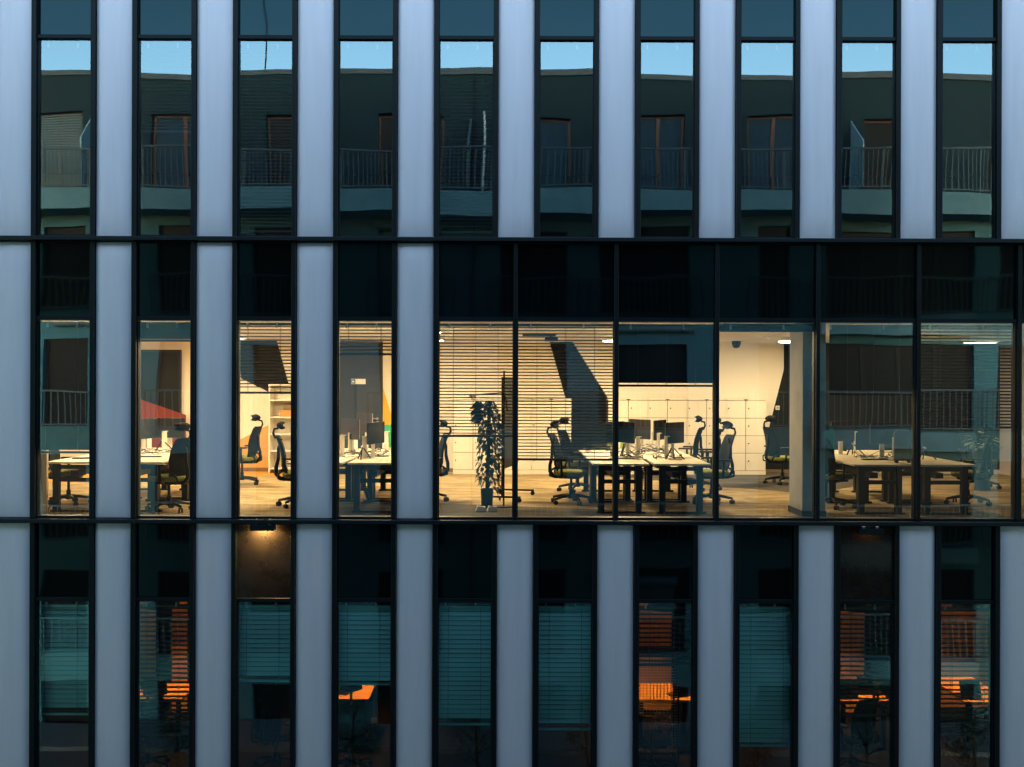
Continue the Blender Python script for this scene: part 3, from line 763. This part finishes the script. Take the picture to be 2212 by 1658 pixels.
f.box(-.55, .55, -.018, .018, hb, hb+.02); f.box(-.55, .55, -.018, .018, .53, .55)
for sx in (-.56, .56): f.box(sx-.02, sx+.02, -.3, .3, .07, .1)
f.build('frame', M['black'], t)
for sx in (-.56, .56):
    for sy in (-.28, .28): MB().tube([(sx-.015, sy, .036), (sx+.015, sy, .036)], .036, 12).build('caster', M['black'], t)
for x, lb in ((1038.5, 'left white power socket block on the floor by the plant'), (1063, 'right white power socket block on the floor by the plant')):
    v = on_floor(x, 1106)
    t = thing('socket_block', lb, 'power socket', v, .1)
    MB().box(-.085, .085, -.06, .06, 0, .012).build('base', M['black'], t)
    MB().prism([(-.075,.012),(.075,.012),(.065,.075),(-.05,.09)], Matrix(((1,0,0,0),(0,0,1,0),(0,1,0,0),(0,0,0,1))), -.05, .05).build('housing', M['white'], t)
    k = MB()
    for q in range(3): k.box(-.045+q*.035, -.02+q*.035, -.03, .0, .085, .092)
    k.build('switches', M['black'], t)
# potted plant in the dim right office
v = at(2122, 962, 5.6)
t = thing('potted_plant', 'potted plant with pale veined leaves standing on a stool in the dim right office', 'plant', (v.x, 5.6, floor_z(1)))
hh = v.z-floor_z(1)
MB().lathe([(.14,0),(.12,.3),(.05,hh-.3),(.16,hh-.26),(.17,hh-.02),(.15,hh-.02),(.14,hh-.08),(0,hh-.08)], 18).build('pot', M['black'], t)
lf = MB()
for k in range(70):
    a = rr.uniform(0, 6.28); e = rr.uniform(.05, 1.2); L = rr.uniform(.12, .34); d1 = Vector((math.cos(a)*math.cos(e), math.sin(a)*math.cos(e), math.sin(e)))
    c = Vector((0,0,hh-.05))+d1*L; dn = (d1+Vector((0,0,-.8))).normalized(); sd = dn.cross(Vector((0,0,1))).normalized()
    s_ = rr.uniform(.06, .1); lf.add([c, c+dn*s_*.5+sd*s_*.45, c+dn*s_*1.4, c+dn*s_*.5-sd*s_*.45], [(0,1,2),(0,2,3)])
lf.build('leaves', M['leaf_var'], t)

# ------------------------------------------------------------------ venetian blinds
def blind(x0, x1, ytop, ybot, s, tilt, label, pitch=.042, width=.040, m=None, Y=.215, cords=2, stack=False, head=True):
    m = m or M['slat']; a, b = fx(x0), fx(x1); k = (D+Y)/D
    a, b = a*k, b*k
    zt = ZC-(ytop-CY)*(D+Y)/F; zb = ZC-(ybot-CY)*(D+Y)/F
    t = thing('venetian_blind', label, 'blind', ((a+b)/2, Y, zt), 0, 'venetian blinds'); w = (b-a)/2
    if head: MB().box(-w, w, -.025, .025, -.03, .0).build('headrail', m, t)
    L = zt-zb; sl = MB(); n = max(1, int((L-.05)/pitch)); ct, st_ = math.cos(tilt), math.sin(tilt)
    rr = random.Random(int(x0+ybot))
    for i in range(n):
        z = -.045-i*pitch
        dt = rr.uniform(-.04, .04); c2, s2 = math.cos(tilt+dt), math.sin(tilt+dt); sag = rr.uniform(-.0015, .0015)
        vs = []
        for e, xx in ((0, -w), (1, 0), (2, w)):
            for q in (-1, 0, 1):     # curved cross-section; +tilt turns the street-side edge down
                u = q*width/2; cr = (.011 if width > .05 and m is M['slat_low'] else .007)*(1-q*q)
                vs.append((xx, -u*c2*-1+cr*s2*0, z+u*s2+cr*c2+(sag if e == 1 else 0)))
        sl.add(vs, [(0,1,4,3),(1,2,5,4),(3,4,7,6),(4,5,8,7)])
    sl.build('slats', m, t, smooth=True)
    MB().box(-w, w, -.02, .02, -L, -L+.028).build('bottom_rail', m, t, bevel=.004, seg=1)
    for q in range(cords):
        xx = -w+2*w*(.2+.6*q/max(1, cords-1))
        c = MB(); c.tube([(xx, -width/2-.002, -.02), (xx, -width/2-.002, -L+.02)], .0022, 5); c.tube([(xx, width/2+.002, -.02), (xx, width/2+.002, -L+.02)], .0022, 5)
        c.build('ladder_cord', M['slat'], t)
    return t
def bay(i): return bx0(i)+11, bx0(i)+WB-10
def rib(k): return (rx[k]+(11 if k == 0 else 5), rx[k+1]-5)
OPEN = -.42
# middle storey
x0, x1 = bay(0); blind(x0, x1, 699, 983, 1, -1.27, 'dark half closed blind behind the leftmost lit office window', .044, .056, M['slat_shaded'])
x0, x1 = bay(1); blind(x0, x1, 699, 741, 1, -1.15, 'blind drawn up short above the dark door and red wall', .03, .05)
x0, x1 = bay(2); blind(x0, x1, 700, 853, 1, OPEN, 'open blind across the top of the bookcase window', .0435, .038)
x0, x1 = bay(3); blind(x0, x1, 700, 769, 1, OPEN, 'open short blind above the dark grey wall and sign', .0425, .038)
x0, x1 = rib(0); blind(x0, x1, 700, 945, 1, OPEN, 'open blind over the climbing plant in the first ribbon pane', .0415, .036, cords=3)
x0, x1 = rib(1); blind(x0, x1, 700, 995, 1, OPEN, 'open blind over the dark wedge in the second ribbon pane, lowest of all', .0415, .036, cords=3)
x0, x1 = rib(2); blind(x0, x1, 700, 835, 1, -1.2, 'dark closed blind above the monitors in the third ribbon pane', .043, .055, M['slat_shaded'], cords=3)
x0, x1 = rib(3); blind(x0, x1, 698, 716, 1, -1.0, 'fully raised blind above the white lockers beside the column', .012, .05, cords=3)
x0, x1 = rib(4); blind(x0+20, x1, 700, 852, 1, -1.27, 'dark nearly closed blind right of the concrete column', .043, .055, M['slat_shaded'], cords=3)
x0, x1 = rib(5); blind(x0, x1, 700, 923, 1, -.5, 'half open blind at the right edge before the lit flat lamp', .0425, .04, M['slat_shaded'], cords=3)
# upper storey
for i, lb, yb_, tl in ((1, 'faint grey blind in the second window of the upper storey', 290, .5), (2, 'grey lowered blind in the upper window with the cable reflection', 505, .6), (4, 'grey lowered blind in the upper window with the wall joint reflection', 505, .4)):
    x0, x1 = bay(i); blind(x0, x1, 91, yb_, 0, tl, lb, .045, .04)
# lower storey
LOWB = [(0, 1548, 1.08, 'teal blind in the bottom left window'), (1, 1592, .35, 'see-through blind before the orange lit table, second bottom window'), (2, 1475, 1.08, 'half lowered teal blind below the lit flood lamp'),
        (3, 1481, 1.08, 'half lowered bright teal blind with orange gaps beneath'), (4, 1567, 1.08, 'long bright teal blind with branch reflections'), (5, 1577, 1.08, 'closed teal blind with a reflected window shutter'),
        (6, 1438, .3, 'dark see-through blind above the orange table at bottom centre right'), (7, 1611, 1.08, 'longest bright teal blind at lower right'), (8, 1545, .3, 'dark see-through blind below the unlit flood lamp'), (9, 1585, .25, 'dark open blind in the bottom right window')]
for i, yb_, tl, lb in LOWB:
    x0, x1 = bay(i); blind(x0, x1, 1309, yb_, 2, tl, lb, .060, .055 if i not in (1,6,8,9) else .045, M['slat_low'] if i not in (1,6,8,9) else M['slat'])

# ------------------------------------------------------------------ lower storey: tables, lamps, chairs
def low_table(x0, x1, label, Y0=2.35, Y1=3.2):
    a = (x0-CX)*(D+2.7)/F; b = (x1-CX)*(D+2.7)/F; w = b-a
    t = thing('wooden_table', label, 'table', ((a+b)/2, (Y0+Y1)/2, floor_z(2)), 0, 'orange wooden tables of the lower storey'); dp = (Y1-Y0)/2
    MB().box(-w/2, w/2, -dp, dp, .71, .75).build('table_top', M['wood'], t, bevel=.004, seg=1)
    for sx in (-1, 1):
        for sy in (-1, 1): MB().box(sx*(w/2-.08)-.03, sx*(w/2-.08)+.03, sy*(dp-.08)-.03, sy*(dp-.08)+.03, 0, .71).build('leg', M['black'], t)
    l = thing('pendant_lamp', 'amber pendant lamp above the '+label, 'lamp', ((a+b)/2, (Y0+Y1)/2, ceil_z(2)), 0, 'pendant lamps of the lower storey')
    MB().tube([(0,0,0),(0,0,-.35)], .008, 6).build('cord', M['black'], l)
    MB().lathe([(.03,-.35),(.14,-.37),(.25,-.78),(.245,-.78),(.135,-.38),(.0,-.37)], 20).build('shade', M['black'], l, smooth=True)
    MB().lathe([(.0,-.46),(.11,-.46),(.11,-.465),(0,-.466)], 16).build('bulb', M['lamp_low'], l)
low_table(288, 412, 'orange lit table in the second window of the bottom row')
low_table(715, 806, 'orange lit table under the half lowered teal blind')
low_table(1372, 1500, 'orange lit table in the bottom window right of centre')
low_table(1800, 1908, 'orange lit table below the unlit flood lamp')
low_table(2062, 2160, 'orange lit table in the bottom right window', 2.3, 3.6)
for x0, x1, Yp, lb in ((374,408,3.9,'narrow wooden partition behind the see-through blind, second bottom window'),(1378,1452,4.1,'wooden partition behind the wire trolley'),(1812,1868,4.0,'wooden partition left in the window under the unlit flood lamp'),(2030,2135,4.3,'wide wooden partition in the bottom right window'),(298,340,4.6,'wooden partition at the left of the second bottom window')):
    a_, b_ = (x0-CX)*(D+Yp)/F, (x1-CX)*(D+Yp)/F
    t = thing('wooden_partition', lb, 'partition', ((a_+b_)/2, Yp, floor_z(2)), 0, 'wooden partitions of the lower storey'); w = (b_-a_)/2
    MB().box(-w, w, -.02, .02, .05, 2.2).build('panel', M['wood'], t)
    f = MB(); f.box(-w-.03, -w, -.03, .03, 0, 2.23); f.box(w, w+.03, -.03, .03, 0, 2.23); f.box(-w, w, -.03, .03, 2.2, 2.23); f.build('frame', M['black'], t)
    l = thing('fill_lamp', 'unseen added amber lamp washing the '+lb, 'lamp', ((a_+b_)/2, Yp-.35, ceil_z(2)), 0, 'added amber fill lamps of the lower storey')  # lamp added out of view to light the partition
    MB().lathe([(.09,0),(.09,-.12),(.08,-.12),(.08,-.03),(0,-.03)], 14).build('housing', M['black'], l); MB().lathe([(0,-.06),(.07,-.06),(.07,-.07),(0,-.07)], 14).build('bulb', M['lamp_wash'], l)
def laptop(x, Y, rz, lb):
    v = Vector(((x-CX)*(D+Y)/F, Y, floor_z(2)+.75))
    t = thing('laptop', lb, 'laptop', v, rz, 'open laptops on the wooden tables')
    MB().box(-.17, .17, -.12, .12, 0, .018).build('base', M['black'], t, bevel=.003)
    MB().prism([(-.17,0),(.17,0),(.17,.23),(-.17,.23)], Matrix(((1,0,0,0),(0,.25,1,-.12),(0,1,-.25,.018),(0,0,0,1))), -.006, .006).build('screen', M['black'], t)
laptop(338, 2.6, .3, 'open laptop on the orange table of the second bottom window')
laptop(740, 2.7, -.5, 'open laptop on the table below the half lowered teal blind')
laptop(1470, 2.6, .4, 'open laptop on the orange table behind the wire trolley')
laptop(1826, 2.6, .1, 'left open laptop on the table under the unlit flood lamp')
laptop(1880, 2.75, -.6, 'right open laptop on the table under the unlit flood lamp')
laptop(2090, 2.6, .2, 'open laptop on the table in the bottom right window')
def low_at(x, Y): return Vector(((x-CX)*(D+Y)/F, Y, floor_z(2)))
put_chair(0, 0, 1.9, 'dark chair silhouette before the orange table in the second bottom window', low_at(322, 1.55))
put_chair(0, 0, 1.7, 'dark chair silhouette below the half lowered teal blind', low_at(762, 1.5))
put_chair(0, 0, .1, 'dark chair in profile before the orange table right of bottom centre', low_at(1412, 1.4))
put_chair(0, 0, 2.1, 'dark chair silhouette in the window under the unlit flood lamp', low_at(1842, 1.6))
put_chair(0, 0, 1.2, 'dark chair silhouette under the blind below the lit flood lamp', low_at(598, 1.6))
# wire cage trolley seen behind bay 6
t = thing('wire_trolley', 'tall wire mesh trolley behind the dark blind at bottom centre right', 'trolley', low_at(1418, 1.9) + Vector((0,0,0)))
m = MB()
for q in range(13):
    x = -.3+q*.05
    for yy in (-.2, .2): m.box(x-.003, x+.003, yy-.003, yy+.003, .2, 1.6)
for q in range(36):
    z = .2+q*.04
    for yy in (-.2, .2): m.box(-.3, .3, yy-.003, yy+.003, z-.002, z+.002)
m.build('mesh_side', M['steel'], t)
f = MB()
for sx in (-.3, .3):
    for sy in (-.2, .2): f.box(sx-.012, sx+.012, sy-.012, sy+.012, .06, 1.65)
f.box(-.3, .3, -.2, .2, .17, .2); f.box(-.3, .3, -.2, .2, 1.6, 1.62); f.build('frame', M['black'], t)
for sx in (-.28, .28):
    for sy in (-.18, .18): MB().tube([(sx-.012, sy, .035),(sx+.012, sy, .035)], .035, 10).build('caster', M['black'], t)

# ------------------------------------------------------------------ flood lamps under the ledge
def flood(x0, x1, yy, label, m, power):
    a, b = fx(x0), fx(x1); t = thing('flood_lamp', label, 'lamp', ((a+b)/2, -.062, fz(yy)), 0, 'flood lamps under the lower ledge'); w = (b-a)/2
    hs = MB().box(-w, w, -.055, .07, -.05, -.01); hs.box(-w, w, -.055, -.043, -.085, -.05); hs.box(-w, -w+.012, -.043, .07, -.085, -.05); hs.box(w-.012, w, -.043, .07, -.085, -.05)
    hs.build('housing', M['frame'], t, bevel=.004)
    MB().box(-w*.6, w*.6, .0, .075, -.064, -.052).build('lens', m, t)
    for q in (-.55, .55):
        br = MB(); br.tube([(q*w,.0,-.01),(q*w,.0,.03),(q*w,.05,.055)], .008, 6); br.tube([(q*w-.02,.0,.01),(q*w+.02,.0,.01)], .012, 8)
        br.build('bracket', M['steel'], t)
    MB().tube([(-.1,.02,.0),(-.06,.0,.05),(0,-.02,.045),(.05,0,.06),(.09,.03,.04),(.07,.05,.0)], .006, 6).build('cable', M['frame'], t, smooth=True)
flood(545, 597, 1132, 'lit black flood lamp glowing amber on the dark glass', M['flood'], 1)
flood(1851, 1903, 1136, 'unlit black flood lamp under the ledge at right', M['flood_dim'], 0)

# ------------------------------------------------------------------ apartment building across the street (seen in the glass)
AB = thing('apartment_building', 'rendered apartment block with balconies across the street, mirrored in the glass', 'building', (0,-15,0))
AB.location = (0,0,0)
SY = -15.0
XA, XB = -45.0, 45.0
def wallbox(x0, x1, z0, z1, m): 
    if x1-x0 > .01 and z1-z0 > .01: MB().box(x0, x1, SY-.35, SY, z0, z1).build('wall', m, AB)
def w_(x): return mx(x, 15)
tops = [(62,178),(322,455),(575,680),(818,957),(1110,1230),(1365,1480),(1617,1735),(1870,1975),(2148,2260)]
lows = [(90,192),(338,412),(545,640),(817,957),(1075,1225),(1290,1490),(1640,1712),(1790,2108),(2163,2330)]
ztop = mz(152, 15); zt_cap = mz(164, 15)
floors = [(mz(248,15), mz(418,15), tops, M['apt_dark'])]
mats_f = {1: 'apt', 2: 'apt', 3: 'apt_low', 4: 'apt_low', 5: 'apt_low'}
for f in range(1, 6): floors.append((mz(495+246*(f-1), 15), mz(681+246*(f-1), 15), lows, M[mats_f[f]]))
prev = zt_cap
def apt_window(x0, x1, z0, z1, f, i):
    fr = MB(); ww = .07 if f == 0 else .05; y0, y1 = SY-.27, SY-.2
    fr.box(x0, x0+ww, y0, y1, z0, z1); fr.box(x1-ww, x1, y0, y1, z0, z1); fr.box(x0+ww, x1-ww, y0, y1, z1-ww, z1); fr.box(x0+ww, x1-ww, y0, y1, z0, z0+ww)
    nd = max(1, round((x1-x0)/.95))
    for q in range(1, nd):
        xx = x0+(x1-x0)*q/nd; fr.box(xx-.05, xx+.05, y0, y1, z0+ww, z1-ww)
    w = fr.build('window', M['apt_wood'] if f == 0 else M['frame'], AB)
    gm = M['apt_curtain'] if (f == 0 and i in (1,4,5,6)) else (M['shutter'] if (f == 0 and i == 0) else M['apt_glass'])
    MB().box(x0+ww, x1-ww, y0+.02, y0+.04, z0+ww, z1-ww).build('pane', gm, w)
    if f == 0 and i == 0:
        sh = MB()
        for q in range(34): sh.box(x0+.12, x1-.12, y1, y1+.03, z0+.1+q*.062, z0+.135+q*.062)
        sh.build('shutter', M['shutter'], w)
for f, (zh, zb, ops, m) in enumerate(floors):
    wallbox(XA, XB, zh, prev, m); xp = XA
    for i, (p0, p1) in enumerate(ops):
        x0, x1 = w_(p0), w_(p1); wallbox(xp, x0, zb, zh, m); xp = x1
        MB().box(x0-.02, x1+.02, SY-.40, SY-.352, zb-.05, zh+.05).build('reveal_back', M['dark'], AB)
        apt_window(x0, x1, zb, zh, f, i)
    wallbox(xp, XB, zb, zh, m); prev = zb
wallbox(XA, XB, 0, prev, M['apt_low'])
MB().box(XA, XB, SY-.40, SY+.05, zt_cap, ztop).build('parapet_cap', M['apt_cap'], AB)
MB().box(XA, XB, SY-9, SY-.36, 0, zt_cap-.2).build('core', M['apt_dark'], AB)
# continuous top balcony
YB = 13.8
MB().box(XA, XB, -15.0, -YB, mz(455,YB), mz(406,YB)).build('balcony_slab', M['apt_conc'], AB)
def railing(x0, x1, zr, zb, y, step, name='railing', post=1.3):
    m = MB(); m.box(x0, x1, y-.03, y+.03, zr-.05, zr); m.box(x0, x1, y-.015, y+.015, zb+.05, zb+.085)
    n = int((x1-x0)/step)
    for q in range(n+1):
        x = x0+(x1-x0)*q/n; m.box(x-.011, x+.011, y-.012, y+.012, zb+.085, zr-.05)
    n = max(1, int((x1-x0)/post))
    for q in range(n+1):
        x = x0+(x1-x0)*q/n; m.box(x-.028, x+.028, y-.035, y-.0125, zb, zr-.05)
    m.build(name, M['apt_rail'], AB)
railing(XA, XB, mz(316,YB), mz(405,YB), -YB-.06, .125)
for f in range(1, 6):
    o = 246*(f-1)
    for p0, p1 in lows:
        railing(mx(p0-22,14.7), mx(p1+22,14.7), mz(597+o,14.7), mz(682+o,14.7), -14.68, .16, 'french_balcony', 2.2)
    for p0, p1 in ((1790,2108),):
        MB().box(mx(p0-14,14.7), mx(p1+2,14.7), -15.0, -14.55, mz(722+o,14.7), mz(684+o,14.7)).build('balcony_slab', M['apt_conc'], AB)
# roller shutter boxes and shutters
for p0, p1, y0, f in ((814,960,478,1),(1310,1500,697,2),(120,200,700,2),(1780,2010,697,2),(1290,1460,1250,4)):
    x0, x1 = w_(p0-4), w_(p1+4); z1 = mz(y0,15); 
    b = MB(); b.tube([(x0, SY+.10, z1-.1),(x1, SY+.10, z1-.1)], .10, 14); b.box(x0, x1, SY+.002, SY+.08, z1-.2, z1-.02); b.build('shutter_box', M['shutter'], AB, smooth=False)
    s_ = MB(); L = 2.2 if f == 1 else (1.0 if f == 4 else .12)
    for q in range(int(L/.05)): s_.box(x0+.05, x1-.05, SY-.19, SY-.17, z1-.25-q*.05-.042, z1-.25-q*.05)
    s_.build('roller_shutter', M['shutter'], AB)
# privacy screens between the flats (slanted glass panels), flag pole, down pipe, roof mast
for p, m in ((188, M['screen_glass']), (1012, M['shutter']), (1853, M['screen_glass'])):
    x = mx(p, 14.4); z0, zf, zk = mz(405,14.4), mz(300,14), mz(255,15)
    vs = [(x-.02,-YB-.12,z0),(x-.02,-YB-.12,zf),(x-.02,-14.98,zk),(x-.02,-14.98,z0)]
    MB().add(vs+[(a+.04,b,c) for a,b,c in vs], [(0,1,2,3),(7,6,5,4),(0,4,5,1),(1,5,6,2),(2,6,7,3),(3,7,4,0)]).build('privacy_screen', m, AB)
MB().tube([(mx(1037,13.9),-13.95,mz(405,13.9)),(mx(1037,13.9),-13.95,mz(235,13.9))], .025, 8).build('flag_pole', M['white'], AB)
MB().tube([(mx(1020,14.9),-14.93,zt_cap),(mx(1020,14.9),-14.93,.2)], .022, 8).build('down_pipe', M['black'], AB)
ms = MB(); ms.tube([(mx(567,16),-16,zt_cap-.3),(mx(568,16),-16,mz(80,16)),(mx(566,16),-16,mz(-160,16))], .024, 6).build('roof_mast', M['black'], AB)
# ------------------------------------------------------------------ young street trees below the camera
def tree_mesh(seed, H):
    rr = random.Random(seed); tr = MB(); lf = MB()
    tr.tube([(0,0,0),(.03,.02,H*.3),(-.02,.0,H*.55),(.02,.03,H*.8)], [.05,.04,.03,.015], 8)
    tips = []
    for k in range(16):
        z = H*rr.uniform(.35, .85); a = rr.uniform(0, 6.28); L = rr.uniform(.4, .95)*H*.24
        p0 = Vector((0,0,z)); p2 = p0+Vector((math.cos(a)*L, math.sin(a)*L, L*rr.uniform(.3, .9))); p1 = p0.lerp(p2, .5)+Vector((0,0,.06))
        tr.tube([p0,p1,p2], [.016,.011,.005], 6); tips += [p1,p2,p1.lerp(p2,.6)]
    for p in tips+[Vector((0,0,H*.85)), Vector((0,0,H*.95))]:
        for k in range(38):
            c = p+Vector((rr.gauss(0,.13), rr.gauss(0,.13), rr.gauss(0,.11))); a, e = rr.uniform(0,6.28), rr.uniform(-.9,.6); s_ = rr.uniform(.03,.055)
            d1 = Vector((math.cos(a)*math.cos(e), math.sin(a)*math.cos(e), math.sin(e))); sd = d1.cross(Vector((rr.uniform(-.4,.4),0,1))).normalized()
            lf.add([c, c+d1*s_+sd*s_*.5, c+d1*s_*2, c+d1*s_-sd*s_*.5], [(0,1,2),(0,2,3)])
    return tr, lf
for i, (px_, ptop) in enumerate(((385,1478),(765,1475),(1030,1440),(1275,1420),(1640,1505),(1880,1372),(2112,1470))):
    Y = 9.0; H = mz(ptop, Y)-.13; tr, lf = tree_mesh(20+i, H)
    t = thing('young_tree', 'slender young street tree mirrored in the bottom row of windows', 'tree', (mx(px_, Y), -Y, 0.0), 0, 'young street trees')
    tr.build('trunk', M['bark'], t, smooth=True); lf.build('crown', M['leaf_tree'], t)
